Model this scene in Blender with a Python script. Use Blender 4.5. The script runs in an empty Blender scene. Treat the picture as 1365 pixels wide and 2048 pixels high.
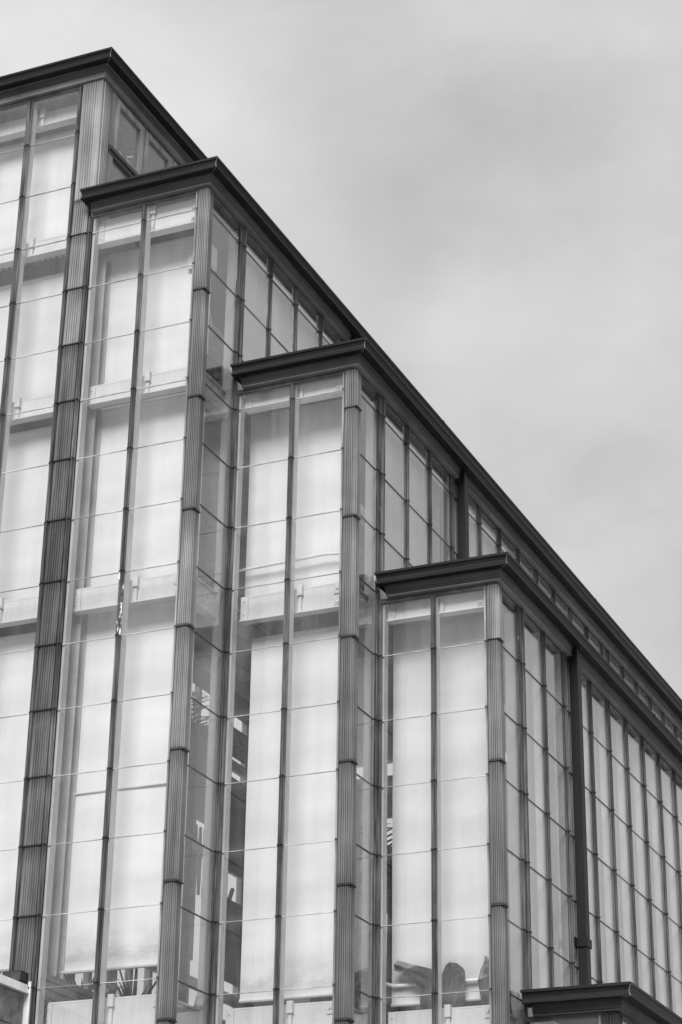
import bpy, math, random
from mathutils import Vector, Matrix
random.seed(7)
scene = bpy.context.scene
K = 0.808                       # survey unit -> metres
def T(p): return Vector((K*p[0], K*p[1], K*p[2]+1.6))

# ------------------------------------------------------------------ camera, world, sun, exposure
YAW, PITCH, ROLL, FPX = -0.4194, 0.4312, 0.0161, 4316.16
fw = Vector((math.sin(YAW)*math.cos(PITCH), math.cos(YAW)*math.cos(PITCH), math.sin(PITCH)))
r0 = Vector((math.cos(YAW), -math.sin(YAW), 0)); u0 = r0.cross(fw)
r1 = r0*math.cos(ROLL)+u0*math.sin(ROLL); u1 = u0*math.cos(ROLL)-r0*math.sin(ROLL)
cam = bpy.data.cameras.new('camera'); camo = bpy.data.objects.new('camera', cam)
scene.collection.objects.link(camo); scene.camera = camo
camo.matrix_world = Matrix(((r1.x,u1.x,-fw.x,0),(r1.y,u1.y,-fw.y,0),(r1.z,u1.z,-fw.z,1.6),(0,0,0,1)))
cam.sensor_fit = 'VERTICAL'; cam.sensor_height = 36; cam.lens = FPX/2048*36
cam.clip_start = 0.1; cam.clip_end = 3000

SUN_EL, SUN_AZ = math.radians(40), math.radians(167)     # azimuth clockwise from +Y
world = bpy.data.worlds.new('World'); scene.world = world; world.use_nodes = True
wn = world.node_tree; wn.nodes.clear(); wl = wn.links
def N(t, x, **kw):
    n = t.nodes.new(x)
    for k, v in kw.items(): setattr(n, k, v)
    return n
sky = N(wn, 'ShaderNodeTexSky', sky_type='NISHITA', sun_disc=False)
sky.sun_elevation = SUN_EL; sky.sun_rotation = SUN_AZ
bw = N(wn, 'ShaderNodeRGBToBW'); wl.new(sky.outputs[0], bw.inputs[0])
tc = N(wn, 'ShaderNodeTexCoord')
# flatten the direction towards a cloud deck so clouds stretch near the horizon
mp = N(wn, 'ShaderNodeMapping'); mp.inputs['Scale'].default_value = (1.0,1.0,1.6); mp.inputs['Location'].default_value = (0.32,0.17,0.1)
wl.new(tc.outputs['Generated'], mp.inputs[0])
n1 = N(wn, 'ShaderNodeTexNoise'); n1.inputs['Scale'].default_value = 6.5; n1.inputs['Detail'].default_value = 4.0; n1.inputs['Roughness'].default_value = .45; n1.inputs['Distortion'].default_value = .35
n2 = N(wn, 'ShaderNodeTexNoise'); n2.inputs['Scale'].default_value = 19; n2.inputs['Detail'].default_value = 5.0; n2.inputs['Roughness'].default_value = .6; n2.inputs['Distortion'].default_value = .3
wl.new(mp.outputs[0], n1.inputs[0]); wl.new(mp.outputs[0], n2.inputs[0])
def M(t, op, a, b=None, clamp=False):
    n = t.nodes.new('ShaderNodeMath'); n.operation = op; n.use_clamp = clamp
    for i, v in enumerate((a, b)):
        if v is None: continue
        if isinstance(v, (int, float)): n.inputs[i].default_value = v
        else: t.links.new(v, n.inputs[i])
    return n.outputs[0]
def blob(px, py, rad):          # a cloud bank standing in this compass direction
    d = (fw + r1*((px-682.5)/FPX) + u1*((1024-py)/FPX)).normalized()
    dp = N(wn, 'ShaderNodeVectorMath', operation='DISTANCE'); wl.new(tc.outputs['Generated'], dp.inputs[0]); dp.inputs[1].default_value = d
    mr = N(wn, 'ShaderNodeMapRange', interpolation_type='SMOOTHERSTEP'); mr.inputs[1].default_value = 0; mr.inputs[2].default_value = rad
    mr.inputs[3].default_value = 1; mr.inputs[4].default_value = 0
    wl.new(dp.outputs['Value'], mr.inputs[0]); return mr.outputs[0]
cloud = M(wn,'MULTIPLY', M(wn,'SUBTRACT', n1.outputs[0], .5), 2.2)
cloud = M(wn,'ADD', cloud, M(wn,'MULTIPLY', M(wn,'SUBTRACT', n2.outputs[0], .5), 1.0))
cloud = M(wn,'ADD', cloud, M(wn,'MULTIPLY', blob(1000,270,.09), -.5))
cloud = M(wn,'ADD', cloud, M(wn,'MULTIPLY', blob(60,200,.17), 1.1))
cloud = M(wn,'ADD', cloud, M(wn,'MULTIPLY', blob(430,180,.07), .4))
cloud = M(wn,'ADD', cloud, M(wn,'MULTIPLY', blob(950,660,.045), .35))
cloud = M(wn,'ADD', cloud, M(wn,'MULTIPLY', blob(790,450,.05), -.4))
cloud = M(wn,'ADD', 6.4, M(wn,'MULTIPLY', cloud, 1.5))
tot = M(wn,'ADD', M(wn,'MULTIPLY', cloud, .95), M(wn,'MULTIPLY', bw.outputs[0], .04))
comb = N(wn, 'ShaderNodeCombineColor'); [wl.new(tot, comb.inputs[i]) for i in range(3)]
bg = N(wn, 'ShaderNodeBackground'); bg.inputs['Strength'].default_value = .071
wl.new(comb.outputs[0], bg.inputs[0])
wo = N(wn, 'ShaderNodeOutputWorld'); wl.new(bg.outputs[0], wo.inputs[0])

sd = bpy.data.lights.new('sun','SUN'); sd.energy = 3.8; sd.angle = math.radians(30); sd.color = (1,1,1)
so = bpy.data.objects.new('sun', sd); scene.collection.objects.link(so)
sdir = Vector((math.sin(SUN_AZ)*math.cos(SUN_EL), math.cos(SUN_AZ)*math.cos(SUN_EL), math.sin(SUN_EL)))
so.rotation_euler = sdir.to_track_quat('Z','Y').to_euler(); so.location = (0,0,40)

vs = scene.view_settings; vs.view_transform = 'Standard'; vs.look = 'None'; vs.gamma = 1; vs.exposure = 0.5; vs.use_curve_mapping = False
scene.render.engine = 'CYCLES'
scene.cycles.transparent_max_bounces = 40; scene.cycles.max_bounces = 10
scene.cycles.diffuse_bounces = 5; scene.cycles.glossy_bounces = 5; scene.cycles.transmission_bounces = 6
scene.cycles.caustics_reflective = False; scene.cycles.caustics_refractive = False

# ------------------------------------------------------------------ materials
def g(v): return (v, v, v, 1)
def newmat(name):
    m = bpy.data.materials.new(name); m.use_nodes = True; t = m.node_tree; t.nodes.clear()
    return m, t
def noise(t, vec, scale, detail=4, rough=.55, dist=0):
    n = N(t,'ShaderNodeTexNoise'); n.inputs['Scale'].default_value = scale; n.inputs['Detail'].default_value = detail
    n.inputs['Roughness'].default_value = rough; n.inputs['Distortion'].default_value = dist
    t.links.new(vec, n.inputs[0]); return n.outputs[0]
def pos(t, sc=(1,1,1)):
    gm = N(t,'ShaderNodeNewGeometry'); mpn = N(t,'ShaderNodeMapping'); mpn.inputs['Scale'].default_value = sc
    t.links.new(gm.outputs['Position'], mpn.inputs[0]); return mpn.outputs[0]
def ramp(t, fac, stops):
    r = N(t,'ShaderNodeValToRGB'); t.links.new(fac, r.inputs[0]); e = r.color_ramp.elements
    while len(e) > 1: e.remove(e[-1])
    e[0].position, e[0].color = stops[0][0], g(stops[0][1])
    for p, v in stops[1:]: x = e.new(p); x.color = g(v)
    return r.outputs[0]
def mixc(t, f, a, b, mode='MIX'):
    n = N(t,'ShaderNodeMix', data_type='RGBA', blend_type=mode)
    for i, v in ((0,f),(6,a),(7,b)):
        if isinstance(v,(int,float)): n.inputs[i].default_value = v if i == 0 else g(v)
        else: t.links.new(v, n.inputs[i])
    return n.outputs[2]
def principled(t, col, rough=.6, bump=None, bs=.3, bd=.01, spec=.4, metal=0):
    p = N(t,'ShaderNodeBsdfPrincipled'); p.inputs['Roughness'].default_value = rough
    p.inputs['Specular IOR Level'].default_value = spec; p.inputs['Metallic'].default_value = metal
    if isinstance(col,(int,float)): p.inputs['Base Color'].default_value = g(col)
    else: t.links.new(col, p.inputs['Base Color'])
    if bump is not None:
        b = N(t,'ShaderNodeBump'); b.inputs['Strength'].default_value = bs; b.inputs['Distance'].default_value = bd
        t.links.new(bump, b.inputs['Height']); t.links.new(b.outputs[0], p.inputs['Normal'])
    o = N(t,'ShaderNodeOutputMaterial'); t.links.new(p.outputs[0], o.inputs[0]); return p
def streaky(name, lo, hi, grain=(60,60,2.2), rough=.65, peel=0, dist=.06, blotch=.5, contrast=(.32,.68), ends=True, spec=.3):
    """weathered timber or sheet metal: grain runs along the small-scale axis"""
    m, t = newmat(name)
    a = noise(t, pos(t, grain), 1.0, 6, .65, dist)
    b = noise(t, pos(t), 2.3, 4, .6)
    c = noise(t, pos(t, tuple(x*.33 for x in grain)), 1.0, 3, .6)
    col = ramp(t, a, [(contrast[0], lo), (.5, (lo+hi)/2), (contrast[1], hi)])
    st = ramp(t, c, [(.38, 1-blotch), (.6, 1)])
    col = mixc(t, 1, col, st, 'MULTIPLY')
    bl = ramp(t, b, [(.3, .72), (.65, 1.08)])
    col = mixc(t, 1, col, bl, 'MULTIPLY')
    if ends:                    # soot and rust washed down from the joint above each length
        tcn = N(t,'ShaderNodeTexCoord'); sp = N(t,'ShaderNodeSeparateXYZ'); t.links.new(tcn.outputs['Generated'], sp.inputs[0])
        hgt = M(t,'ADD', sp.outputs[2], M(t,'MULTIPLY', M(t,'SUBTRACT', c, .5), .5))
        e = ramp(t, hgt, [(.0, .85), (.06, 1), (.78, 1), (1.0, .5)])
        col = mixc(t, 1, col, e, 'MULTIPLY')
        e = ramp(t, sp.outputs[2], [(.0, .25), (.014, .3), (.024, 1), (.985, 1), (1.0, .45)])
        col = mixc(t, 1, col, e, 'MULTIPLY')
    oi = N(t,'ShaderNodeObjectInfo'); col = mixc(t, 1, col, ramp(t, oi.outputs['Random'], [(0, .78), (1, 1.12)]), 'MULTIPLY')
    if peel:
        k = noise(t, pos(t, (14,14,4)), 1.3, 6, .7)
        f = ramp(t, k, [(.70-peel*.06, 0), (.72-peel*.06, 1)])
        col = mixc(t, f, col, .38 if peel < 2 else .7)
    principled(t, col, rough, a, .35, .006, spec)
    return m
MT = {}
MT['cornice'] = streaky('dark_bronze_cornice_paint', .005, .012, (3,3,40), .5, blotch=.3, ends=False, spec=.2)
MT['frieze'] = streaky('weathered_frieze_board', .05, .10, (1.2,1.2,90), .6, blotch=.35, ends=False)
MT['frieze_light'] = streaky('pale_weathered_frieze_board', .12, .20, (1.2,1.2,90), .6, blotch=.3, ends=False)
MT['bead'] = streaky('pale_bead_moulding', .17, .26, (1.2,1.2,60), .5, blotch=.3, ends=False)
MT['frieze_dark'] = streaky('dark_weathered_frieze_board', .03, .07, (1.2,1.2,90), .6, blotch=.35, ends=False)
MT['cap'] = streaky('weathered_glazing_cap', .025, .17, (55,55,2.5), .7, blotch=.6)
MT['cap_light'] = streaky('pale_glazing_cap', .2, .34, (55,55,2.5), .6, blotch=.4)
MT['cap_peel'] = streaky('peeling_glazing_cap', .05, .2, (60,60,3), .75, peel=.8, blotch=.6)
MT['cap_white'] = streaky('cap_flaked_to_white', .03, .15, (60,60,3), .75, peel=2.6, blotch=.5)
MT['flute'] = streaky('fluted_galvanised_cover', .15, .26, (13,13,.8), .5, blotch=.5, contrast=(.25,.7))
MT['flute_light'] = streaky('pale_fluted_cover', .18, .28, (10,10,.7), .5, blotch=.45, contrast=(.25,.7))
MT['flute_dark'] = streaky('sooty_fluted_cover', .07, .17, (18,18,1.2), .65, blotch=.55, contrast=(.28,.7))
MT['flute_rot'] = streaky('rotten_dark_fluted_cover', .02, .06, (50,50,1.6), .8, peel=.9, blotch=.7)
MT['sash'] = streaky('sash_frame_paint', .2, .3, (30,30,3), .55, blotch=.3, ends=False)
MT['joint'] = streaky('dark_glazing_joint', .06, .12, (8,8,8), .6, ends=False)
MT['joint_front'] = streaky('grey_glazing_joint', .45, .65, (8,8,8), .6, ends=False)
MT['ledge'] = streaky('sooty_ledge_block', .02, .09, (14,14,6), .8, blotch=.5)
MT['header'] = streaky('dark_header_board', .03, .06, (2,2,50), .7, ends=False)
MT['pipe'] = streaky('dark_downpipe_paint', .006, .012, (30,30,1.5), .5, blotch=.2, ends=False, spec=.2)
def white_steel(name, v, dirt):
    m, t = newmat(name)
    a = noise(t, pos(t,(1,1,1)), 3.2, 6, .65); b = noise(t, pos(t,(30,30,1.5)), 1.0, 5, .6)
    col = mixc(t, 1, ramp(t, a, [(.3, v*(1-dirt)), (.6, v)]), ramp(t, b, [(.3, 1-dirt*.7), (.55, 1)]), 'MULTIPLY')
    principled(t, col, .5, a, .1, .01, .35); return m
MT['steel_lit'] = white_steel('white_steel_lit_tone', .66, .1)  # lit copy of the white steel, lightened where the cornice shades it
MT['steel'] = white_steel('white_painted_steel', .56, .15)
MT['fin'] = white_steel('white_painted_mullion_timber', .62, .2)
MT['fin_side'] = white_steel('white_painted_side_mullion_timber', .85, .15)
MT['steel_grey'] = white_steel('grey_painted_steel', .42, .25)
MT['ceiling'] = white_steel('grey_roof_deck_underside', .5, .3); MT['ceiling_dark'] = white_steel('dark_board_ceiling', .12, .3)
MT['conduit'] = white_steel('white_conduit', .75, .1)
def blind_mat(name, v, blotch):
    m, t = newmat(name)
    a = noise(t, pos(t,(1.2,1.2,3.5)), 1.0, 4, .55); b = noise(t, pos(t,(9,9,.6)), 1.0, 3, .5)
    col = mixc(t, 1, ramp(t, a, [(.3, v*.90), (.62, v)]), ramp(t, b, [(.3, .95), (.6, 1)]), 'MULTIPLY')
    oi = N(t,'ShaderNodeObjectInfo'); col = mixc(t, 1, col, ramp(t, oi.outputs['Random'], [(0, .90), (1, 1.0)]), 'MULTIPLY')
    if blotch:  # greyer mottled band just above the bottom of the cloth
        tcn = N(t,'ShaderNodeTexCoord'); sp = N(t,'ShaderNodeSeparateXYZ'); t.links.new(tcn.outputs['Generated'], sp.inputs[0])
        s = noise(t, pos(t,(3,3,6)), 1.0, 6, .7)
        band = ramp(t, sp.outputs[2], [(.0, 0), (.035, .9), (.06, .6), (.12, 0)])
        f = M(t,'MULTIPLY', band, ramp(t, s, [(.35, 0), (.65, .75)]))
        col = mixc(t, f, col, .33)
    d = N(t,'ShaderNodeBsdfDiffuse'); tr = N(t,'ShaderNodeBsdfTranslucent'); mx = N(t,'ShaderNodeMixShader'); mx.inputs[0].default_value = .28
    t.links.new(col, d.inputs[0]); t.links.new(col, tr.inputs[0])
    bm = N(t,'ShaderNodeBump'); bm.inputs['Strength'].default_value = .3; bm.inputs['Distance'].default_value = .02
    t.links.new(noise(t, pos(t,(1.5,1.5,5)), 1.0, 3), bm.inputs['Height']); t.links.new(bm.outputs[0], d.inputs['Normal'])
    t.links.new(d.outputs[0], mx.inputs[1]); t.links.new(tr.outputs[0], mx.inputs[2])
    o = N(t,'ShaderNodeOutputMaterial'); t.links.new(mx.outputs[0], o.inputs[0]); return m
MT['blind'] = blind_mat('white_blind_cloth', .9, False)
MT['blind_low'] = blind_mat('white_blind_cloth_grey_hem', .9, True)
MT['blind_side'] = blind_mat('grey_blind_cloth', .88, False)
MT['blind_dark'] = blind_mat('dark_blind_cloth', .22, False)
def glass_mat(name, dust, n=1.5):
    m, t = newmat(name)
    gm = N(t,'ShaderNodeNewGeometry')
    ior = M(t,'ADD', n, M(t,'MULTIPLY', gm.outputs['Backfacing'], 1/n-n))
    fr = N(t,'ShaderNodeFresnel'); t.links.new(ior, fr.inputs['IOR'])
    tp = N(t,'ShaderNodeBsdfTransparent'); tp.inputs[0].default_value = g(.955)
    gl = N(t,'ShaderNodeBsdfGlossy'); gl.inputs['Roughness'].default_value = .0; gl.inputs[0].default_value = g(.95)
    bm = N(t,'ShaderNodeBump'); bm.inputs['Strength'].default_value = .12; bm.inputs['Distance'].default_value = .006
    t.links.new(noise(t, pos(t,(1,1,1)), 2.2, 1.5), bm.inputs['Height']); t.links.new(bm.outputs[0], gl.inputs['Normal'])
    mx = N(t,'ShaderNodeMixShader'); t.links.new(fr.outputs[0], mx.inputs[0]); t.links.new(tp.outputs[0], mx.inputs[1]); t.links.new(gl.outputs[0], mx.inputs[2])
    # dust film, thicker towards the putty lines and in dried runs
    tcn = N(t,'ShaderNodeTexCoord'); sp = N(t,'ShaderNodeSeparateXYZ'); t.links.new(tcn.outputs['Generated'], sp.inputs[0])
    e = M(t,'ABSOLUTE', M(t,'SUBTRACT', sp.outputs[2], .5))
    edge = ramp(t, e, [(.38, 0), (.5, 1)])
    a = noise(t, pos(t,(10,10,1.2)), 1.0, 5, .6); b = noise(t, pos(t), 1.7, 5, .6)
    f = M(t,'MULTIPLY', M(t,'ADD', ramp(t, a, [(.35,.2),(.7,1)]), M(t,'MULTIPLY', edge, .8)), ramp(t, b, [(.3,.4),(.7,1)]))
    f = M(t,'MULTIPLY', f, dust)
    df = N(t,'ShaderNodeBsdfDiffuse'); df.inputs[0].default_value = g(.6)
    m2 = N(t,'ShaderNodeMixShader'); t.links.new(f, m2.inputs[0]); t.links.new(mx.outputs[0], m2.inputs[1]); t.links.new(df.outputs[0], m2.inputs[2])
    o = N(t,'ShaderNodeOutputMaterial'); t.links.new(m2.outputs[0], o.inputs[0]); return m
MT['glass'] = glass_mat('dusty_window_glass', .05)
MT['glass_side'] = glass_mat('silvery_window_glass', .06, 1.85)
def simple(name, lo, hi, sc, rough=.8, bs=.4):
    m, t = newmat(name); a = noise(t, pos(t), sc, 6, .65)
    principled(t, ramp(t, a, [(.3, lo), (.7, hi)]), rough, a, bs, .02); return m
MT['stone'] = simple('grey_limestone', .09, .24, 9, .85, .9)
MT['coping'] = simple('pale_limestone_coping', .45, .62, 5)
MT['brick'] = simple('grey_brown_brick', .10, .17, 6)
MT['mortar'] = simple('pale_mortar', .35, .45, 12)
MT['ground'] = simple('pale_gravel_ground', .34, .46, .8)
MT['roof'] = simple('pale_roof_felt', .3, .4, 3)
MT['leaf'] = simple('dark_leaf', .015, .045, 6, .45, .2)
MT['leaf_big'] = simple('big_grey_leaf', .012, .035, 9, .6, .3)
MT['leaf_dry'] = simple('dry_leaf_tip', .02, .3, 9, .8, .3)
MT['trunk'] = simple('palm_trunk_bark', .05, .12, 12)
MT['block'] = simple('black_iron_block', .02, .04, 8, .5)

# ------------------------------------------------------------------ helpers
col = scene.collection
WL = {}
def tag(o, **kw):
    for k, v in kw.items(): o[k] = v
    return o
def empty(name, p):
    o = bpy.data.objects.new(name, None); o.empty_display_size = .3; col.objects.link(o)
    o.location = T(p); WL[o] = T(p); return o
class MB:
    def __init__(s): s.v = []; s.f = []
    def box(s, x0,x1,y0,y1,z0,z1):
        b = len(s.v)
        s.v += [(x0,y0,z0),(x1,y0,z0),(x1,y1,z0),(x0,y1,z0),(x0,y0,z1),(x1,y0,z1),(x1,y1,z1),(x0,y1,z1)]
        s.f += [tuple(b+i for i in q) for q in ((3,2,1,0),(4,5,6,7),(0,1,5,4),(1,2,6,5),(2,3,7,6),(3,0,4,7))]; return s
    def prism(s, pts, z0, z1, pts2=None):      # plan polygon (ccw from above) extruded up
        b = len(s.v); n = len(pts); pts2 = pts2 or pts
        s.v += [(x,y,z0) for x,y in pts]+[(x,y,z1) for x,y in pts2]
        s.f += [(b+i, b+(i+1)%n, b+n+(i+1)%n, b+n+i) for i in range(n)]
        s.f += [tuple(b+n-1-i for i in range(n)), tuple(b+n+i for i in range(n))]; return s
    def tube(s, path, r, n=8, cap=True):
        b = len(s.v); path = [Vector(p) for p in path]
        for i, p in enumerate(path):
            d = (path[min(i+1,len(path)-1)]-path[max(i-1,0)]).normalized()
            a = d.cross(Vector((0,0,1)) if abs(d.z) < .9 else Vector((1,0,0))).normalized(); c = d.cross(a)
            rr = r[i] if isinstance(r, (list,tuple)) else r
            s.v += [tuple(p+(a*math.cos(t)+c*math.sin(t))*rr) for t in (2*math.pi*k/n for k in range(n))]
        for i in range(len(path)-1):
            for k in range(n): s.f.append((b+i*n+k, b+i*n+(k+1)%n, b+(i+1)*n+(k+1)%n, b+(i+1)*n+k))
        if cap:
            s.f.append(tuple(b+k for k in range(n))[::-1]); e = b+(len(path)-1)*n; s.f.append(tuple(e+k for k in range(n)))
        return s
    def dome(s, c, r, axis, n=8):              # rivet head
        c = Vector(c); ax = Vector(axis); a = ax.orthogonal().normalized(); q = ax.cross(a); b = len(s.v)
        for el in (0, .7, 1.2):
            for k in range(n):
                t = 2*math.pi*k/n; s.v.append(tuple(c+(a*math.cos(t)+q*math.sin(t))*r*math.cos(el)+ax*r*.7*math.sin(el)))
        for i in (0,1):
            for k in range(n): s.f.append((b+i*n+k, b+i*n+(k+1)%n, b+(i+1)*n+(k+1)%n, b+(i+1)*n+k))
        s.f.append(tuple(b+2*n+k for k in range(n))); return s
    def strip(s, sections):                    # list of point rows -> quads
        b = len(s.v); n = len(sections[0])
        for r in sections: s.v += [tuple(p) for p in r]
        for i in range(len(sections)-1):
            for k in range(n-1): s.f.append((b+i*n+k, b+i*n+k+1, b+(i+1)*n+k+1, b+(i+1)*n+k))
        return s
    def mesh(s, name, mat, local=False, smooth=False):
        xs = [v[0] for v in s.v]; ys = [v[1] for v in s.v]; zs = [v[2] for v in s.v]
        o = Vector((0,0,0)) if local else Vector(((min(xs)+max(xs))/2, (min(ys)+max(ys))/2, min(zs)))
        me = bpy.data.meshes.new(name); me.from_pydata([(Vector(v)-o)*K for v in s.v], [], s.f)
        me.materials.append(MT[mat] if isinstance(mat,str) else mat); me.validate()
        if smooth: me.polygons.foreach_set('use_smooth', [True]*len(me.polygons))
        me.update(); return me, o
    def build(s, name, mat, parent=None, smooth=False, **props):
        me, o = s.mesh(name, mat, smooth=smooth); return put(name, me, o, parent, **props)
def put(name, me, p, parent=None, rz=0, tilt=None, **props):
    o = bpy.data.objects.new(name, me); col.objects.link(o); w = T(p); WL[o] = w
    if parent is not None: o.parent = parent; o.location = w-WL[parent]
    else: o.location = w
    e = [0,0,rz]
    if tilt: e[0] += tilt[0]; e[1] += tilt[1]
    o.rotation_euler = e
    return tag(o, **props)
def dup(o, parent, dp=None):
    c = o.copy(); col.objects.link(c); c.parent = parent; WL[c] = WL[o]; return c

# ------------------------------------------------------------------ ground
gb = MB(); gb.strip([[(-900,-900,-1.98),(900,-900,-1.98)],[(-900,900,-1.98),(900,900,-1.98)]])
gb.build('ground','ground', kind='structure')

# ------------------------------------------------------------------ the glasshouse
S = {0:-20.0, 1:-11.80, 2:-10.256, 3:-8.722, 4:-7.321, 5:-6.33}
D = {1:19.0, 2:19.0, 3:19.901, 4:20.621, 5:21.28}
ZT = {1:16.352, 2:14.345, 3:12.062, 4:9.468, 5:4.843}
XL = {1:-20.0, 2:-11.869, 3:-10.206, 4:-8.666, 5:-7.275}
YE = 46.0; ZB = 3.25
Jz = [15.337-.7553*i for i in range(17)]
house = empty('glasshouse', (-12, 30, -1.98))
tag(house, label='tall stepped glasshouse with dark cornices and weathered fluted corner posts', category='building')

# base
pb = MB()
for k in (1,2,3,4,5): pb.box(S[k-1]+(.001 if k>1 else 0), S[k], D[k]+.02, YE, -1.98, ZB-.02*k+.02)
pb.build('base_wall','stone',house)

# cornices --------------------------------------------------------
CROWN = [(.10,-.004),(.205,.0),(.222,-.006),(.222,-.034),(.207,-.040),(.200,-.055),(.193,-.080),(.194,-.105),(.203,-.124),(.208,-.132),(.208,-.142),(.198,-.142),(.195,-.134),(.10,-.134)]
def sweep(prof, k, name, mat, parent, left_ret=True):
    """profile swept along the front and back along the side, mitred at the corner, returned at the left end"""
    mb = MB(); rows = []
    for off, dz in prof:
        z = ZT[k]+dz; xl = XL[k]+((.2-off)*.5 if k > 1 else 0)
        row = [(xl, D[k]+.05, z)] if k > 1 else []
        row += [(xl, D[k]-off, z), (S[k]+off, D[k]-off, z), (S[k]+off, YE, z)]
        rows.append(row)
    mb.strip(rows)
    n = len(rows[0]); m = len(rows)              # end caps
    mb.f.append(tuple(i*n+n-1 for i in range(m))); mb.f.append(tuple((m-1-i)*n for i in range(m)))
    return mb.build(name, mat, parent)
for k in (1,2,3,4,5):
    c = sweep(CROWN, k, 'cornice', 'cornice', house)
    fz = {1:'frieze',2:'frieze',3:'frieze',4:'frieze',5:'frieze_dark'}[k]
    if k == 1:
        sweep([(.02,-.136),(.078,-.136),(.070,-.215),(.058,-.218),(.02,-.218)], k, 'frieze', fz, c)
        sweep([(.0,-.219),(.056,-.219),(.052,-.222),(.052,-.292),(.044,-.296),(0,-.296)], k, 'lower_board', 'frieze_light', c)
    else:
        sweep([(.02,-.136),(.086,-.136),(.086,-.150),(.080,-.152),(.068,-.226),(.058,-.232),(.02,-.232)], k, 'frieze', fz, c)
        sweep([(.0,-.2335),(.062,-.2335),(.070,-.237),(.070,-.2455),(.057,-.248),(.0,-.248)], k, 'bead_moulding', 'bead' if k < 5 else 'frieze', c)
    MB().tube([(S[k]+o_-.001, D[k]-o_+.001, ZT[k]+z_) for o_, z_ in CROWN[3:11]], .0045, 5).build('mitre_seam','bead',c)
    MB().tube([(S[k]+o_, D[k]-o_, ZT[k]-.136) for o_ in (.195,.16,.13)], .004, 5).build('mitre_seam','bead',c)
    # pale seams where crown lengths are soldered
    sb = MB()
    for y in ((26.1,33.4,39.7) if k > 1 else (27.3,35.8)):
        sb = MB(); sb.prism([(S[k]+.15,y),(S[k]+.2245,y),(S[k]+.2245,y+.05),(S[k]+.15,y+.05)], ZT[k]-.038, ZT[k]+.0015)
        sb.build('crown_seam','cornice',c)

# roofs
for k in (1,2,3,4,5):
    rb = MB(); x0 = S[k-1] if k == 1 else S[k-1]+.012
    rb.box(x0, S[k]+.15, D[k]-.15, YE, ZT[k]-.08, ZT[k]-.008)
    r = rb.build('roof','roof',house); cm = 'ceiling'if k == 1 else 'ceiling_dark'
    db = MB(); y = D[k]+.10; xa, xb = (x0, S[k]-.02)
    while y < YE-.2 and k == 9:                  # ribbed steel deck under the roof
        db.box(xa, xb, y, y+.09, ZT[k]-.20, ZT[k]-.09); y += .18
    db.box(xa, xb, D[k]+.05, YE, ZT[k]-.10, ZT[k]-.085)
    db.build('roof_deck',cm,r)

# glazing ----------------------------------------------------------
cache = {}
def pane_mesh(w, h, mat='glass'):
    key = ('p', round(w,3), round(h,3), mat)
    if key not in cache:
        cache[key] = MB().box(-w/2,w/2,-.005,.005,0,h).mesh('pane',mat,True)[0]
    return cache[key]
def cap_mesh(h, mat, wide, ridge):
    """one length of glazing cap facing -Y: flange, raised ridge, lapped clip at the foot, screws"""
    key = ('c', round(h,3), mat, wide, ridge)
    if key not in cache:
        w = wide/2; mb = MB(); rx = w*.18
        a, b = -w*.35+rx, w*.72
        mb.prism([(-w,0),(-w,-.010),(a,-.010),(a+.006,-ridge),(b-.010,-ridge),(b,-.014),(w,-.008),(w,0)], .004, h)
        mb.prism([(-w-.004,.002),(-w-.004,-.016),(a-.004,-.016),(a+.004,-ridge-.007),(b-.008,-ridge-.007),(b+.004,-.018),(w+.004,-.012),(w+.004,.002)], 0, .018)
        for z in (.07, h*.5, h-.05):
            if h > .2: mb.dome((-w*.62, -.010, z), .0075, (0,-1,0), 6)
        cache[key] = mb.mesh('glazing_cap', mat, True)[0]
    return cache[key]
def spans(ztop, zbot):
    zs = [ztop]+[z for z in Jz if zbot+.05 < z < ztop-.04]+[zbot]
    return [(zs[i+1], zs[i]) for i in range(len(zs)-1)]
def caps(parent, axis, at, plane, ztop, zbot, mat='cap', wide=.085, ridge=.034):
    for (z0,z1) in spans(ztop, zbot):
        me = cap_mesh(z1-z0, mat, wide, ridge); j = random.uniform(-.0015,.0015)
        p = (at+j, plane, z0) if axis == 'x' else (plane, at+j, z0)
        put('glazing_cap', me, p, parent, 0 if axis == 'x' else math.pi/2)
def panes(parent, axis, a0, a1, plane, ztop, zbot, skip=()):
    for i,(z0,z1) in enumerate(spans(ztop, zbot)):
        if i in skip: continue
        me = pane_mesh(a1-a0, z1-z0-.006, 'glass' if axis == 'x' else 'glass_side')
        tl = (random.gauss(0,.0022), random.gauss(0,.0012))
        rz = (0 if axis == 'x' else math.pi/2)+random.gauss(0,.0018)
        p = ((a0+a1)/2, plane+.012, z0+.003) if axis == 'x' else (plane-.012, (a0+a1)/2, z0+.003)
        put('pane', me, p, parent, rz, tl if axis == 'x' else (tl[0],0))
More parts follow.
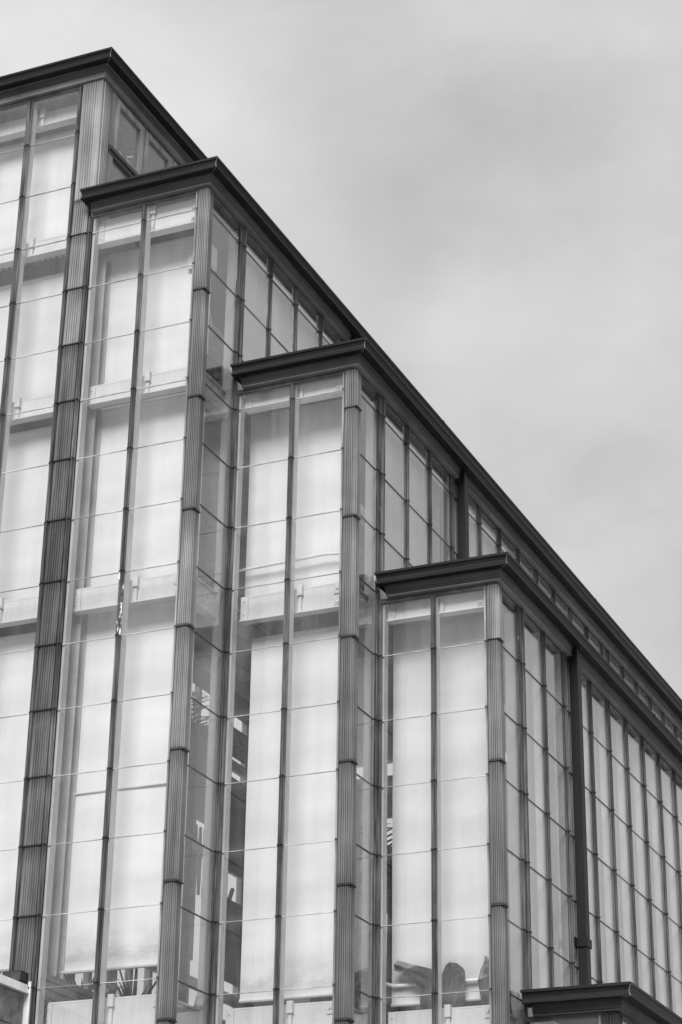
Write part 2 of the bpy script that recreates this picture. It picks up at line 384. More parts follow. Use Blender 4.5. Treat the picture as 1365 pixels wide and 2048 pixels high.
def wall_frame(name, axis, lo, hi, plane, ztop, zbot, fins, fin_d, fin_w=.05, fin_mat='fin', bars=None, head=.05, jm=None, jh=.005):
    """the mesh of a wall: head rail, glazing joints and the deep inner part of every mullion"""
    mb = MB()
    def bx(m, a0,a1,d0,d1,z0,z1):               # d: 0 at the glass, negative outwards
        if axis == 'x': m.box(a0,a1,plane+d0,plane+d1,z0,z1)
        else: m.box(plane-d1,plane-d0,a0,a1,z0,z1)
    bx(mb, lo,hi,-.008,.05,ztop,ztop+head)
    w = mb.build(name, 'joint', house)
    for z in Jz:
        if zbot+.05 < z < ztop-.04:
            jb = MB(); bx(jb, lo,hi,.002,.020,z-jh/2,z+jh/2)
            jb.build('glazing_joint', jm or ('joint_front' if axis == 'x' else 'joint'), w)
    for f in fins:
        f, fw_ = (f if isinstance(f, tuple) else (f, fin_w))
        fb = MB(); bx(fb, f-fw_/2, f+fw_/2, .022, fin_d, zbot, ztop); fb.build('mullion', 'steel_grey' if axis == 'x' and f in (-11.80,-11.83,-10.205,-8.675,-7.27) else fin_mat, w)
    return w

# --- tier 1 front
head1 = ZT[1]-.335
xs = [-12.84-.72*i for i in range(0,10)]
w1 = wall_frame('front_wall','x', S[0], -12.12, D[1], head1, ZB, xs+[-12.11,-11.83], .13)
for x in xs: caps(w1,'x', x, D[1], head1, ZB, 'cap', .078)
edges = [-12.12]+xs
for i in range(len(edges)-1): panes(w1,'x', edges[i+1]+.02, edges[i]-.02, D[1], head1, ZB)
# --- tier 2 front
head2 = ZT[2]-.30
w2 = wall_frame('front_wall','x', -11.80, S[2]-.10, D[2], head2, ZB, [-11.80,-11.09], .13)
caps(w2,'x', -11.095, D[2], head2, ZB, 'cap', .062, .034)
for o_ in [o for o in w2.children if o.name.startswith('glazing_cap')]:
    if abs((WL[o_].z-1.6)/K-Jz[9]) < .05: o_.data = cap_mesh(Jz[8]-Jz[9], 'cap_white', .062, .034)
panes(w2,'x', -11.80, -11.115, D[2], head2, ZB); panes(w2,'x', -11.075, -10.365, D[2], head2, ZB)
# --- tier 3 front
head3 = ZT[3]-.30
w3 = wall_frame('front_wall','x', S[2], S[3]-.10, D[3], head3, ZB, [-10.205,-9.507], .13)
caps(w3,'x', -9.507, D[3], head3, ZB, 'cap', .062); caps(w3,'x', -10.222, D[3], head3, ZB, 'cap', .05, .02)
panes(w3,'x', -10.20, -9.53, D[3], head3, ZB); panes(w3,'x', -9.485, -8.855, D[3], head3, ZB)
# --- tier 4 front
head4 = ZT[4]-.30
w4 = wall_frame('front_wall','x', S[3], S[4]-.10, D[4], head4, ZB, [-8.675,-8.055], .13)
caps(w4,'x', -8.055, D[4], head4, ZB, 'cap', .062); caps(w4,'x', -8.69, D[4], head4, ZB, 'cap', .05, .02)
panes(w4,'x', -8.67, -8.08, D[4], head4, ZB); panes(w4,'x', -8.035, -7.425, D[4], head4, ZB)
# --- tier 5 front
head5 = ZT[5]-.29
w5 = wall_frame('front_wall','x', S[4], S[5]-.10, D[5], head5, ZB, [-7.27], .13)
caps(w5,'x', -7.285, D[5], head5, ZB, 'flute_rot', .05, .02)
panes(w5,'x', -7.26, -6.50, D[5], head5, ZB)

# --- sides
hs2, hs3, hs4 = ZT[2]-.262, ZT[3]-.262, ZT[4]-.262
def bays(start, first):
    """mullion stations: two or three before the pair beside the downpipe, then eight panes to a bay"""
    ys = list(first)
    y = 23.20
    while y < YE-1:
        ys += [y+.755*i for i in range(9) if y+.755*i < YE-.3]; y += 6.34
    return [v for v in ys]
def side(k, post, first, ztop, zroof, y0, fin_d, post_w):
    plane = S[k]
    ys = bays(0, first)
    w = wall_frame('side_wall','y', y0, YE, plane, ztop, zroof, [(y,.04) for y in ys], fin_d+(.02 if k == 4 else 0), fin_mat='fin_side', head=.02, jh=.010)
    pa, pw = post
    for y in ys: caps(w,'y', y, plane, ztop, zroof, 'cap', .07, .03)
    ed = [pa+pw/2]+ys
    for i in range(len(ed)-1):
        a, b = ed[i], ed[i+1]
        if b-a > .12: panes(w,'y', a+.02 if i else a, b-.02, plane, ztop, zroof)
    return w
# tier 2 side: narrow corner pane to the foot, thick post, then the clerestory above tier 3's roof
wn_ = wall_frame('corner_side_wall','y', D[2]+.10, 19.86, S[2], hs2, ZB, [], .05, head=.02, jh=.010)
panes(wn_,'y', 19.13, 19.855, S[2], hs2, ZB)
caps(wn_,'y', 19.875, S[2], hs2, ZB, 'cap', .055, .02)
ws2 = side(2, (19.97,.13), (20.73,21.48,22.24,22.95), hs2, ZT[3]-.05, 19.95, .045, .13)
caps(ws2,'y', 19.965, S[2], hs2, ZT[3]-.05, 'cap_peel', .12, .03)
# tier 3
wn3 = wall_frame('corner_side_wall','y', D[3]+.10, 20.54, S[3], hs3, ZB, [], .05, head=.02, jh=.010)
panes(wn3,'y', 20.04, 20.53, S[3], hs3, ZB)
caps(wn3,'y', 20.56, S[3], hs3, ZB, 'cap', .06, .02)
ws3 = side(3, (20.68,.14), (21.46,22.20,22.95), hs3, ZT[4]-.05, 20.62, .045, .14)
caps(ws3,'y', 20.68, S[3], hs3, ZT[4]-.05, 'cap_peel', .13, .035)
# tier 4
wn4 = wall_frame('corner_side_wall','y', D[4]+.10, 21.30, S[4], hs4, ZB, [], .05, head=.02, jh=.010)
panes(wn4,'y', 20.76, 21.29, S[4], hs4, ZB)
caps(wn4,'y', 21.31, S[4], hs4, ZB, 'cap_peel', .06, .02)
ws4 = side(4, (21.43,.12), (22.19,22.93), hs4, ZT[5]-.05, 21.36, .105, .12)
caps(ws4,'y', 21.42, S[4], hs4, ZT[5]-.05, 'cap_peel', .12, .035)
# strips added behind the upper side glass, standing in for bright sky reflection
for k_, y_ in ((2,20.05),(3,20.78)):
    MB().box(S[k_]-.042,S[k_]-.024,y_,23.0,ZT[k_]-.52,ZT[k_]-.43).build('added_bright_strip','steel_lit',ws2 if k_ == 2 else ws3)
    MB().box(S[k_]-.042,S[k_]-.024,23.3,YE-.1,ZT[k_]-.52,ZT[k_]-.345).build('added_bright_strip','blind',ws2 if k_ == 2 else ws3)
# tier 5
ws5 = wall_frame('side_wall','y', D[5]+.10, YE, S[5], head5, ZB, [22.2+.755*i for i in range(31)], .05, fin_mat='fin_side', jh=.010)
for i in range(31): caps(ws5,'y', 22.2+.755*i, S[5], head5, ZB, 'frieze_dark', .07, .03)
panes(ws5,'y', 21.46, 22.17, S[5], head5, ZB)
for i in range(30): panes(ws5,'y', 22.22+.755*i, 22.93+.755*i, S[5], head5, ZB)
# tier 1 side: hopper windows above, fixed lights below
ws1 = wall_frame('side_wall','y', D[1]+.19, YE, S[1], head1, ZT[2]-.05, [(19.26,.10)], .06, fin_mat='sash')
rail = MB(); rail.box(S[1]-.03, S[1]+.05, 19.20, YE, 15.16, 15.215).box(S[1]-.03, S[1]+.03, 19.20, YE, 15.10, 15.158)
rail.build('window_sill','block',ws1)
jamb = MB(); jamb.box(S[1]-.03,S[1]+.025,19.20,19.31,14.3,head1-.003); jamb.build('jamb','sash',ws1)
y = 19.315; n = 0
while y < YE-1:
    y1 = y+.71
    fb = MB(); f = .085; x0, x1 = S[1]-.03, S[1]+.03
    za, zb = 15.22, head1-.022
    fb.box(x0,x1,y,y+f,za,zb).box(x0,x1,y1-f,y1,za,zb).box(x0,x1,y+f,y1-f,zb-f,zb).box(x0,x1,y+f,y1-f,za,za+f*.8)
    fb.box(x0,x0+.012,y+f,y+f+.012,za+f*.8,zb-f).box(x0,x0+.012,y1-f-.012,y1-f,za+f*.8,zb-f)
    hw = fb.build('hopper_window','sash',house)
    put('pane', pane_mesh(y1-y-2*f, zb-za-1.8*f), (S[1]-.005,(y+y1)/2,za+.8*f), hw, math.pi/2+random.gauss(0,.002))
    for h0 in (y+.17, y1-.26): MB().box(x1-.002,x1+.005,h0,h0+.09,zb-.001,zb+.012).build('hinge','block',hw)
    if n == 0:
        stay = MB(); stay.tube([(S[1]-.05,y+.1,15.42),(S[1]-.35,y+.45,15.36)],.012,6).tube([(S[1]-.05,y+.6,15.5),(S[1]-.4,y+.3,15.38)],.012,6); stay.build('window_stay','conduit',hw)
    mu = MB(); mu.box(S[1]-.03,S[1]+.022,y1+.002,y1+.040,14.3,head1-.004); mu.build('mullion','sash',ws1)
    put('pane', pane_mesh(.70, .78), (S[1]-.012,(y+y1)/2,14.31), ws1, math.pi/2)
    y += .757; n += 1

# fluted corner posts ----------------------------------------------
def fluted(p0, p1, n, depth, margin):
    """plan polyline from p0 to p1 carrying n raised flutes; outward is to the right of travel"""
    p0, p1 = Vector(p0), Vector(p1); d = p1-p0; L = d.length; d /= L; o = Vector((d.y,-d.x))
    pts = [p0]; s0, s1 = margin, L-margin; st = (s1-s0)/n
    for i in range(n):
        a = s0+i*st
        for q, h in ((.0,0),(.17,.1),(.25,.9),(.5,1),(.85,.85),(.97,.1)): pts.append(p0+d*(a+st*q)+o*depth*h)
    pts.append(p1); return [(p.x,p.y) for p in pts]
def post(k, wf, ws, zc, mat, nf=5, ns=5, c=.028):
    cx, cy = S[k]+c, D[k]-c
    core = MB().box(S[k]-wf+.06, S[k]-.012, D[k]+.012, D[k]+ws-.05, ZB, zc[0]-.01).build('corner_post','flute_dark',house)
    for i in range(len(zc)-1):
        z1, z0 = zc[i], zc[i+1]
        def plan(e):
            a = fluted((cx-wf, cy-e),(cx+e, cy-e), nf, .012, .012)
            b = fluted((cx+e, cy-e),(cx+e, cy+ws), ns, .012, .012)
            return a+b[1:]+[(cx+e-.03, cy+ws),(cx-.05,cy+.06),(cx-wf, cy+.03)]
        mb = MB(); mb.prism(plan(.007 if i < len(zc)-2 else 0), z0, z1, plan(-.003))
        mb.prism([(x, y) for x, y in [(cx-wf-.004,cy-.019),(cx+.019,cy-.019),(cx+.019,cy+ws),(cx+.0,cy+ws),(cx,cy),(cx-wf-.004,cy)]], z0-.003, z0+.012)
        mb.build('fluted_cover', mat, core)
    # slim bead down the glass side of the post
    for (z0,z1) in spans(zc[0], ZB):
        me = cap_mesh(z1-z0,'cap_light',.022,.016); put('glazing_cap', me, (cx-wf-.030, D[k]-.002, z0), core)
    MB().box(cx-wf-.017,cx-wf+.004,D[k]-.006,D[k]+.01,ZB,zc[0]-.03).build('shadow_gap_strip','block',core)  # dark strip painting in the shadow gap beside the post
    return core
post(2, .135, .13, [head2+.02,12.69,11.296,9.90,8.528,7.143,5.733,4.33,ZB], 'flute')
post(3, .14, .13, [head3+.02,11.299,9.939,8.51,7.101,5.778,4.40,ZB], 'flute')
post(4, .125, .13, [head4+.02,8.543,7.165,5.614,4.20,ZB], 'flute')
post(5, .18, .10, [head5+.02,ZB+.02], 'flute_rot')
# tier 1: a broad pilaster, corner above the tier 2 roof and flat below
core = MB().box(-12.06,-11.87,D[1]+.012,D[1]+.1,ZB,head1).build('corner_post','flute_dark',house)
cx, cy = -11.775, D[1]-.03
up = fluted((-12.065,cy),(cx-.045,cy),6,.011,.02)+[(cx-.04,cy-.008),(cx,cy-.008),(cx,cy)]+fluted((cx,cy+.005),(cx,cy+.22),5,.011,.02)[1:]+[(cx-.03,cy+.22),(cx-.06,cy+.06),(-12.065,cy+.04)]
zj = [head1+.02]+[z for z in Jz if z > 14.0]
MB().prism(up, 14.30, head1+.02).build('fluted_cover','flute_light',core)
zz = [14.30]+[z for z in Jz if z < 14.3 and z > ZB]+[ZB]
for i in range(len(zz)-1):
    def plan(e): return fluted((-12.065,cy-e),(-11.862,cy-e),6,.012,.012)+[(-11.862,cy+.03),(-12.065,cy+.03)]
    mb = MB().prism(plan(.008), zz[i+1], zz[i], plan(-.004))
    mb.prism([(-12.07,cy-.020),(-11.858,cy-.020),(-11.858,cy),(-12.07,cy)], zz[i+1]-.004, zz[i+1]+.012)
    mb.build('fluted_cover','flute_dark' if i > 2 else 'flute',core)
caps(core,'x',-12.105,D[1],head1,ZB,'cap',.078,.045)
caps(core,'x',-11.835,D[1],14.05,ZB,'cap',.060,.040)

# downpipes ---------------------------------------------------------
for k, zb in ((2,ZT[3]-.02),(3,ZT[4]-.02),(4,ZT[5]-.02)):
    s = S[k]
    dp = MB().box(s+.035,s+.137,23.07,23.205,zb,ZT[k]-.145).build('downpipe','pipe',house)
    zs = {2:[13.2],3:[10.1],4:[7.9,5.78]}[k]
    for z in zs[-1:]:
        MB().box(s+.004,s+.030,22.98,23.30,z-.05,z+.05).box(s+.030,s+.146,23.05,23.066,z-.05,z+.05).box(s+.139,s+.150,23.068,23.23,z-.05,z+.05).build('pipe_bracket','pipe',dp)

# steel inside ------------------------------------------------------
def beam(x0, x1, y, zt, zb, mull, right=True, paint='steel'):
    b = MB(); b.box(x0,x1,y+.022,y+.04,zb+.001,zt-.019); b.box(x0,x1,y,y+.12,zb-.018,zb).box(x0,x1,y+.02,y+.12,zt-.018,zt+.001)
    bo = b.build('steel_beam',paint,house)
    if right:
        gp = MB(); h = zt-zb
        gp.box(x1-.15,x1-.001,y+.008,y+.019,zt-.13,zt-.02).box(x1-.15,x1-.001,y+.006,y+.018,zb+.01,zb+.075)
        for dx in (.035,.11):
            gp.dome((x1-dx,y+.008,zt-.07),.022,(0,-1,0)); gp.dome((x1-dx,y+.006,zb+.045),.022,(0,-1,0))
        gp.build('gusset_plate','steel',bo)
    lp = MB(); lp.box(x0+.01,x0+.10,y+.008,y+.019,zb,zt-.01)
    for i in range(2): lp.dome((x0+.05,y+.008,zb+.06+(zt-zb-.12)*i),.014,(0,-1,0))
    lp.build('gusset_plate','steel',bo)
    for m in mull:
        c = MB().box(m+.035,m+.10,y-.03,y+.019,zt-.10,zt+.025).box(m+.045,m+.085,y-.008,y+.019,zb-.02,zt-.102); c.build('mullion_clip','steel',bo)
    return bo
Y1 = D[1]+.20
for zt_, zb_ in ((15.97,15.78),(14.06,13.86),(11.85,11.62),(9.28,9.02),(4.66,4.34)):
    beam(S[0]+.1, -11.98, Y1, zt_, zb_, [-12.84,-13.56,-14.28])
for zt_, zb_ in ((11.85,11.62),(9.28,9.02),(4.66,4.34)):
    beam(-11.83, -10.40, Y1, zt_, zb_, [-11.095])
beam(-11.80, -10.37, D[2]+.10, 14.06, 13.74, [-11.095], paint='steel_lit')
beam(-10.18, -8.87, D[3]+.10, 11.90, 11.62, [-9.507], paint='steel_lit')
beam(-8.655, -7.43, D[4]+.10, 9.30, 9.01, [-8.055], paint='steel_lit')
for zt_, zb_ in ((9.28,9.00),(4.66,4.34)):
    beam(-10.19, -8.885, D[3]+.20, 11.90 if zt_ > 11 else zt_, zb_+(.04 if zt_ > 11 else 0), [-9.507])
for zt_, zb_ in ((4.66,4.34),):
    beam(-8.665, -7.445, D[4]+.20, zt_, zb_, [-8.055])
beam(-7.25,-6.50,D[5]+.2,4.50,4.25,[])
# side beams (webs seen through the corner panes)
for x, y0, lv in ((S[2]-.14,19.35,(11.8,9.25,4.6)),(S[3]-.14,20.2,(9.25,4.6)),(S[4]-.14,20.9,(4.6,))):
    for z in lv:
        sb = MB().box(x-.02,x,y0-.12,YE-.5,z-.27,z).box(x-.08,x+.04,y0-.12,YE-.5,z-.29,z-.271).box(x-.08,x+.04,y0-.12,YE-.5,z+.002,z+.018)
        bo = sb.build('steel_beam','steel',house)
        gp = MB().box(x+.001,x+.012,y0-.1,y0+.42,z-.25,z-.01)
        for yy in (y0,y0+.3):
            for zq in (z-.07,z-.19): gp.dome((x+.012,yy,zq),.022,(1,0,0))
        gp.build('gusset_plate','steel',bo)
cd = MB(); pts = []
for i in range(95):
    x = -12.0-.085*i; pts += [(x,13.925),(x-.02,13.945),(x-.045,13.945),(x-.065,13.925)]
cd.strip([[(x,19.335,z) for x,z in pts],[(x,19.485,z) for x,z in pts]]); cd.strip([[(x,19.335,z+.01) for x,z in pts],[(x,19.485,z+.01) for x,z in pts]])
cd.build('corrugated_deck','steel_grey',house)
# columns
def hcol(x0,x1,y0,y1,z0,z1,mat):
    t = .018; b = MB().box(x0,x1,y0,y0+t,z0,z1).box(x0,x1,y1-t,y1,z0,z1).box((x0+x1)/2-t/2,(x0+x1)/2+t/2,y0+t,y1-t,z0,z1)
    return b.build('steel_column',mat,house)
hcol(-11.985,-11.79,19.34,19.50,4.96,13.7,'steel_grey')
for k, y in ((2,19.93),(3,20.65),(4,21.38)):     # columns standing behind the thick posts
    zs_ = {2:11.85,3:9.3,4:4.7}[k]
    MB().box(S[k]-.16,S[k]-.03,y-.05,y+.10,zs_,ZT[k]-.33).build('steel_column','steel',house)
    MB().box(S[k]-.15,S[k]-.03,y-.05,y+.10,-1.98,zs_-.002).build('steel_column','steel_grey',house)  # lower length in grey, painting in the shade below the next roof
for k in (2,3,4):
    y = 22.62
    while y < YE-2:
        hcol(S[k]-.34,S[k]-.12,y,y+.24,-1.98,ZT[k]-.22,'steel_grey'); y += 6.34
# upright and level service pipes
def pipe(path, r=.018): return MB().tube(path, r, 8).build('service_pipe','conduit',house)
pipe([(S[2]-.30,19.70,13.35),(S[2]-.30,19.70,4.0)],.022); pipe([(S[2]-.45,20.1,12.9),(S[2]-.30,19.72,12.9)],.016)
pipe([(-10.32,20.30,9.70),(-9.62,20.30,9.72),(-9.25,20.30,9.735),(-8.9,20.3,9.70)],.017)
pipe([(-8.95,21.08,5.10),(-8.80,21.08,5.02),(-8.70,21.08,4.985),(-8.35,21.08,4.985),(-7.60,21.08,4.98)],.020)
MB().box(-10.72,-10.42,19.45,19.62,13.33,13.62).build('junction_box','steel',house)
MB().box(-10.60,-10.40,19.45,19.80,11.93,12.12).build('lamp_housing','block',house)

# blinds ------------------------------------------------------------
def blind(x0,x1,y,zt,zb,mat='blind',hem=True,name='roller_blind'):
    mb = MB(); rows = []; nz = 14; nx = 10
    ph = random.uniform(0,6)
    for s_, o in ((1,0),(-1,.006)):
        rr = []
        for i in range(nz+1):
            z = zt+(zb-zt)*i/nz; row = []
            for j in range(nx+1):
                x = x0+(x1-x0)*j/nx
                row.append((x, y+o+.006*math.sin(3*x+ph)+.004*math.sin(2.3*z+ph*2), z))
            rr.append(row if s_ == 1 else row[::-1])
        mb.strip(rr)
    b = mb.build(name, mat, house, smooth=True)
    if hem: MB().tube([(x0,y-.004,zb),(x1,y-.004,zb)],.022,8).build('hem_bar','steel',b)
    MB().tube([(x0,y+.02,zt),(x1,y+.02,zt)],.035,10).build('blind_roller','steel',b)
    return b
yb = D[1]+.50
for (zt_,zb_,m,h) in ((15.81,13.95,'blind',0),(13.69,11.72,'blind',0),(11.57,9.15,'blind',0),(8.94,5.12,'blind_low',1)):
    for x1 in (-12.15,-13.75,-15.35): blind(x1-1.57,x1,yb,zt_,zb_,m,h)
for (zt_,zb_,m,h) in ((13.80,11.75,'blind',0),(11.67,9.15,'blind',0),(9.10,5.03,'blind_low',1)):
    b_ = blind(-11.86,-10.63,yb,zt_,zb_,m,h)
MB().tube([(-11.86,yb-.012,6.97),(-10.63,yb-.012,6.97)],.012,6).build('seam_batten','steel',b_)
yb = D[3]+.50
for (zt_,zb_,m,h) in ((11.73,9.15,'blind',0),(8.86,4.79,'blind_low',1)): blind(-10.28 if zt_ > 9 else -10.17,-9.04,yb,zt_,zb_,m,h)
blind(-8.74,-7.57,D[4]+.50,9.12,4.79,'blind_low',1)
blind(-7.15,-6.42,D[5]+.50,4.55,3.4,'blind',1)
def sblind(x,y0,y1,zt,zb,mat='blind_side'):
    mb = MB(); ph = random.uniform(0,6)
    for s_, o in ((1,0),(-1,-.006)):
        rr = []
        for i in range(9):
            z = zt+(zb-zt)*i/8
            row = [(x+o+.008*math.sin(2.1*(y0+(y1-y0)*j/8)+ph), y0+(y1-y0)*j/8, z) for j in range(9)]
            rr.append(row if s_ == 1 else row[::-1])
        mb.strip(rr)
    mb.build('side_blind',mat,house,smooth=True)
for k, ya, zlo in ((2,20.06,ZT[3]-.1),(3,20.80,ZT[4]-.1),(4,21.50,ZT[5]-.2)):
    seg = [(ya,22.55)]; y = 22.95
    while y < YE-2: seg.append((y, min(y+5.95,YE-1))); y += 6.34
    for a, b in seg:
        n = max(1, round((b-a)/1.5)); st = (b-a)/n
        for i in range(n): sblind(S[k]-(.16 if k == 4 else .13), a+i*st+.008, a+(i+1)*st-.008, ZT[k]-(.235 if a < 22.9 or k == 4 else .135)+random.uniform(-.015,.015), zlo, 'blind' if k == 3 and a > 28 else 'blind_side')  # far third-tier cloth made whiter to paint in the bright reflected strip

# far walls of the hall --------------------------------------------
fb = MB().box(S[0]-.05,S[0],19.0,YE,ZT[1]-.5,ZT[1]-.1).box(S[0]-.05,S[0],19.0,YE,-1.98,ZB)
fwl = fb.build('far_side_wall','steel_grey',house)
y = 19.5
while y < YE:
    MB().box(S[0]-.06,S[0]+.06,y,y+(.28 if int(y*10)%3==0 else .12),ZB+.001,ZT[1]-.501).build('mullion','steel_grey',fwl); y += .755
for z in (6.2,9.2,11.9,14.1): MB().box(S[0]+.08,S[0]+.16,19.0,YE,z,z+.22).build('rail','steel_grey',fwl)
for i in range(6): MB().tube([(S[0]+.1,24+3.4*i,8.2),(S[0]+.1,25.8+3.4*i,11.6)],.05,6).build('brace','steel_grey',fwl)
for y0,y1,z0,z1 in ((19.2,27.5,7.2,15.8),(27.8,34.0,12.4,15.8),(34.2,36.6,9.6,15.8),(36.6,38.3,15.35,15.8),(36.6,38.3,12.55,14.5),(36.6,37.55,9.7,11.1),(38.0,38.3,8.8,11.1),(38.3,40.4,15.25,15.8),(38.3,40.4,14.35,15.0),(38.3,40.4,11.9,13.9),(38.3,40.4,9.6,11.3),(40.4,45.8,9.2,15.8),(29,31.5,8.6,11.9)):
    MB().box(S[0]+.20,S[0]+.215,y0,y1,z0,z1).build('far_blind','blind_dark',fwl)
for i in range(9): MB().tube([(S[0]+.12,36.7+.19*i,11.1),(S[0]+.12,36.72+.19*i+.05*math.sin(i*2),11.8),(S[0]+.12,36.68+.19*i,12.5)],[.035,.05,.03],6).build('baluster','block',fwl)
bk = MB().box(S[0],-19.6,YE-.02,YE+.05,8.6,15.95).box(-19.6,-18.6,YE-.02,YE+.05,12.6,14.2).box(-19.6,-18.6,YE-.02,YE+.05,8.6,11.0).box(-19.6,-18.6,YE-.02,YE+.05,14.9,15.95).box(-18.6,S[1]-.1,YE-.02,YE+.05,8.6,15.95).box(S[1]-.1,S[2]-.1,YE-.02,YE+.05,8.6,14.1).box(S[2]-.1,S[3]-.1,YE-.02,YE+.05,8.6,11.8).box(S[3]-.1,S[4]-.1,YE-.02,YE+.05,8.6,9.2).box(S[0],S[4]-.1,YE-.02,YE+.05,-1.98,6.6).box(S[4]-.1,S[5]-.1,YE-.02,YE+.05,-1.98,4.6); bk.build('back_wall','steel_grey',house)
for i in range(15): MB().box(S[0]+.8*i,S[0]+.8*i+.1,YE-.03,YE+.05,6.601,8.599).build('back_mullion','steel_grey',house)

# ------------------------------------------------------------------ stone parapet at the entrance block, brick wall inside
def atZ(px,py,z):
    d = fw+r1*((px-682.5)/FPX)+u1*((1024-py)/FPX); return d*(z/d.z)
sw = empty('stone_wall', (-12.1,17.6,-1.98))
tag(sw, label='low grey limestone wall with pale coping against the tall front pilaster', category='wall')
MB().box(-12.38,-11.935,15.2,18.93,-1.98,4.70).build('wall_core','mortar',sw)
for c, z1 in enumerate((4.70,4.36,4.02,3.68,3.34,3.0)):
    y = 18.94 - (0 if c % 2 == 0 else .26)
    while y > 15.4:
        L = .50; y0 = y-L+.008
        z0 = z1-.332; o = random.uniform(-.004,.004); b = .006
        xo = -11.905+o
        m = MB(); m.prism([(-12.0,y0),(xo-b,y0),(xo,y0+b),(xo,y-b),(xo-b,y),(-12.0,y)], z0, z1-.008); m.build('stone','stone',sw); y -= L
for i in range(6):
    y1 = 18.95-.62*i
    m = MB(); x = -11.86
    m.prism([(-12.45,y1-.612),(x,y1-.612),(x,y1),(-12.45,y1)], 4.705, 4.80, [(-12.40,y1-.612),(x-.025,y1-.612),(x-.025,y1),(-12.40,y1)])
    m.build('coping_stone','coping',sw)
MB().box(-11.93,-11.845,18.955,18.985,3.3,4.83).build('wall_end','coping',sw)
MB().box(-12.10,-11.88,18.80,18.955,4.815,4.915).build('ledge_block','ledge',house)

bwk = empty('brick_wall', (-12.0,19.9,-1.98))
tag(bwk, label='low brown brick wall seen through the glass beside the stone parapet', category='wall')
MB().box(-12.15,-11.812,19.10,20.9,-1.98,4.88).build('mortar_core','mortar',bwk)
bm = MB().box(-.045,.0,-.228,.228,0,.072).mesh('brick','brick',True)[0]
bh = MB().box(-.045,.0,-.112,.112,0,.072).mesh('brick','brick',True)[0]
for c in range(16):
    z = 4.80-.093*c
    for i in range(4):
        yy = 19.40+.482*i-(.24 if c % 2 else 0)
        if yy-.235 < 19.16: put('brick', bh, (-11.782, 19.285, z), bwk, rz=random.uniform(-.004,.004)); continue
        put('brick', bm, (-11.782+random.uniform(-.002,.002), yy, z), bwk, rz=random.uniform(-.004,.004))
MB().box(-12.18,-11.775,19.10,20.92,4.885,4.95).build('brick_coping','brick',bwk)

# ------------------------------------------------------------------ plants inside
def frond(root, az, el, L, droop, w, mat='leaf', leaflets=14, name='frond'):
    mb = MB(); P = []; p = Vector((0,0,0)); e = el
    n = 9
    for i in range(n+1):
        P.append(p.copy()); p = p+Vector((math.cos(az)*math.cos(e), math.sin(az)*math.cos(e), math.sin(e)))*(L/n); e -= droop/n
    mb.tube(P, [.012*(1-.8*i/n) for i in range(n+1)], 5)
    sidev = Vector((-math.sin(az), math.cos(az), 0))
    for i in range(leaflets):
        t = (i+1.2)/(leaflets+.6)*n; k = min(int(t), n-1); q = P[k].lerp(P[k+1], t-k); d = (P[k+1]-P[k]).normalized()
        ll = w*(math.sin(math.pi*min(1,(i+2)/(leaflets+1)))*.8+.25)
        for s_ in (-1,1):
            v = (sidev*s_*.8+d*.7+Vector((0,0,-.25+random.uniform(-.2,.15)))).normalized(); b = d*.016
            tip = q+v*ll; mid = q+v*ll*.5+Vector((0,0,.01))
            mb.strip([[q-b,q+b],[mid-b*.9,mid+b*.9],[tip,tip+Vector((0,0,-.01))]])
    o = Vector(root); mb.v = [tuple(Vector(v)+o) for v in mb.v]
    return mb
def palm(p, label, nf=13, L=.95, trunk=.07, group=None):
    r = empty('palm_tree', (p[0],p[1],-1.98)); tag(r, label=label, category='palm')
    n = 12; path = [(p[0]+.06*math.sin(i*.5), p[1]+.04*math.cos(i*.7), -1.98+(p[2]+1.98)*i/n) for i in range(n+1)]
    MB().tube(path, [trunk*(1.3-.5*i/n) for i in range(n+1)], 9).build('trunk','trunk',r)
    for i in range(nf):
        frond(path[-1], i*2.399, random.uniform(.1,1.1), L*random.uniform(.8,1.15), random.uniform(1.1,1.9), .30).build('frond','leaf',r)
palm((-12.75,24.0,9.25),'tall palm behind the corner pane of the second tier, fronds against the light')
palm((-9.98,24.2,7.1),'palm with drooping fronds seen in the dark gap beside the fourth tier blind')
palm((-10.05,23.6,5.45),'short palm low behind the left pane of the fourth tier', L=.8)
def spiky(p, label, n=16, L=.6, w=.022, lean=.5):
    r = empty('agave_plant', (p[0],p[1],p[2])); tag(r, label=label, category='plant')
    MB().tube([(p[0],p[1],-1.98),(p[0],p[1],p[2]+.05)],[.09,.07],8).build('stem','trunk',r)
    for i in range(n):
        az = i*2.399; el = random.uniform(.25,1.3); LL = L*random.uniform(.5,1.25)
        d = Vector((math.cos(az)*math.cos(el), math.sin(az)*math.cos(el), math.sin(el))); s_ = Vector((-math.sin(az),math.cos(az),0)); nrm = d.cross(s_)
        o = Vector(p); rows = []
        for t, ww in ((0,.7),(.35,1),(.7,.65),(1,.03)):
            c = o+d*LL*t+Vector((0,0,-.18*LL*t*t)); rows.append([c-s_*w*ww, c+nrm*w*ww*.3, c+s_*w*ww, c-nrm*w*ww*.15, c-s_*w*ww])
        MB().strip(rows).build('leaf','leaf',r)
spiky((-12.28,20.75,4.86),'spiky agave below the blind hem beside the brick wall',30,.75)
spiky((-11.72,20.9,4.80),'wide spiky agave just right of the front mullion below the blind',34,.8)
spiky((-10.45,21.3,4.60),'small spiky plant below the third tier blind',14,.5)
spiky((-9.35,21.5,4.50),'small spiky plant under the third tier blind, right of its mullion',12,.45)
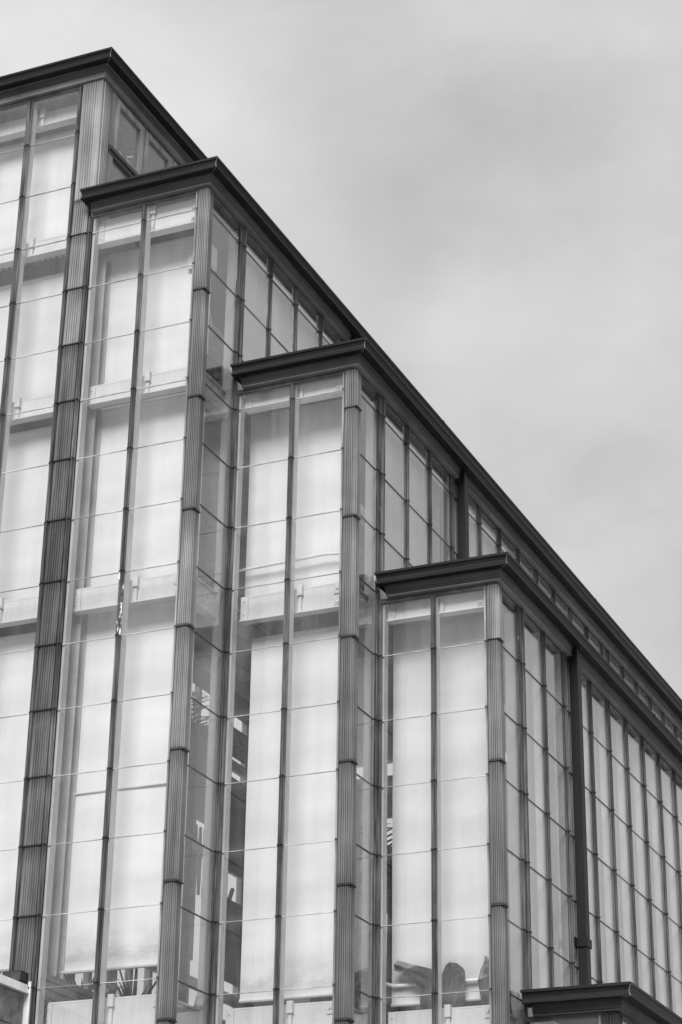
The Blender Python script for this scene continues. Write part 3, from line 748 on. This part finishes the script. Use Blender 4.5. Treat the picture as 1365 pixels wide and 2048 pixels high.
# broad cut leaves low in the fourth tier
bp = empty('banana_plant', (-8.1,21.0,-1.98)); tag(bp, label='broad grey-leaved banana plant with cut leaves low behind the fourth tier glass', category='plant')
def broad(pts, y, fold, name='leaf', mat='leaf_big', thick=.012, tipmat=None):
    """pts: list of (left x,z)-(right x,z) across the blade from foot to tip"""
    mb = MB(); f = []; b = []
    for (xl,zl,xr,zr) in pts:
        row = []; 
        for t in (0,.2,.4,.5,.6,.8,1):
            h = fold*(1-abs(2*t-1))+.012*math.sin(9*t+zl*14)
            row.append(Vector((xl+(xr-xl)*t, y-h, zl+(zr-zl)*t)))
        f.append(row); b.append([p+Vector((0,thick,0)) for p in row])
    mb.strip(f); mb.strip([r[::-1] for r in b])
    mb.strip([[r[0] for r in b],[r[0] for r in f]]); mb.strip([[r[-1] for r in f],[r[-1] for r in b]]); mb.strip([f[-1],b[-1]]); mb.strip([b[0],f[0]])
    return mb.build(name, mat, bp)
broad([(-8.35,4.3,-8.08,4.3),(-8.365,4.69,-8.08,4.70),(-8.37,4.86,-8.07,4.90),(-8.36,4.92,-8.08,5.00),(-8.41,4.965,-8.12,5.06),(-8.50,5.03,-8.25,5.12),(-8.575,5.085,-8.41,5.168)],20.99,.03)
broad([(-8.575,5.085,-8.41,5.168),(-8.62,5.115,-8.53,5.205),(-8.665,5.13,-8.63,5.235)],20.99,.03,mat='leaf_dry')
broad([(-8.13,4.3,-7.88,4.3),(-8.13,4.66,-7.885,4.66),(-8.14,4.85,-7.87,4.87),(-8.135,4.97,-7.87,5.02),(-8.11,5.07,-7.875,5.07),(-8.085,5.13,-7.90,5.11),(-8.07,5.155,-7.965,5.16)],21.0,.05)
broad([(-7.67,4.3,-7.5,4.3),(-7.665,4.66,-7.52,4.66),(-7.70,4.83,-7.53,4.85),(-7.715,4.95,-7.56,4.98)],20.97,.05)
broad([(-7.715,4.95,-7.56,4.98),(-7.68,5.06,-7.57,5.07),(-7.65,5.12,-7.585,5.14),(-7.635,5.185,-7.61,5.19)],20.97,.04,mat='leaf_dry')
broad([(-9.05,4.3,-8.92,4.3),(-9.05,4.9,-8.92,4.9),(-9.06,5.05,-8.93,5.08),(-9.03,5.14,-8.95,5.12)],21.6,.04)
MB().tube([(-8.15,21.06,-1.98),(-8.15,21.06,4.4)],[.16,.12],10).build('stem','leaf_big',bp)
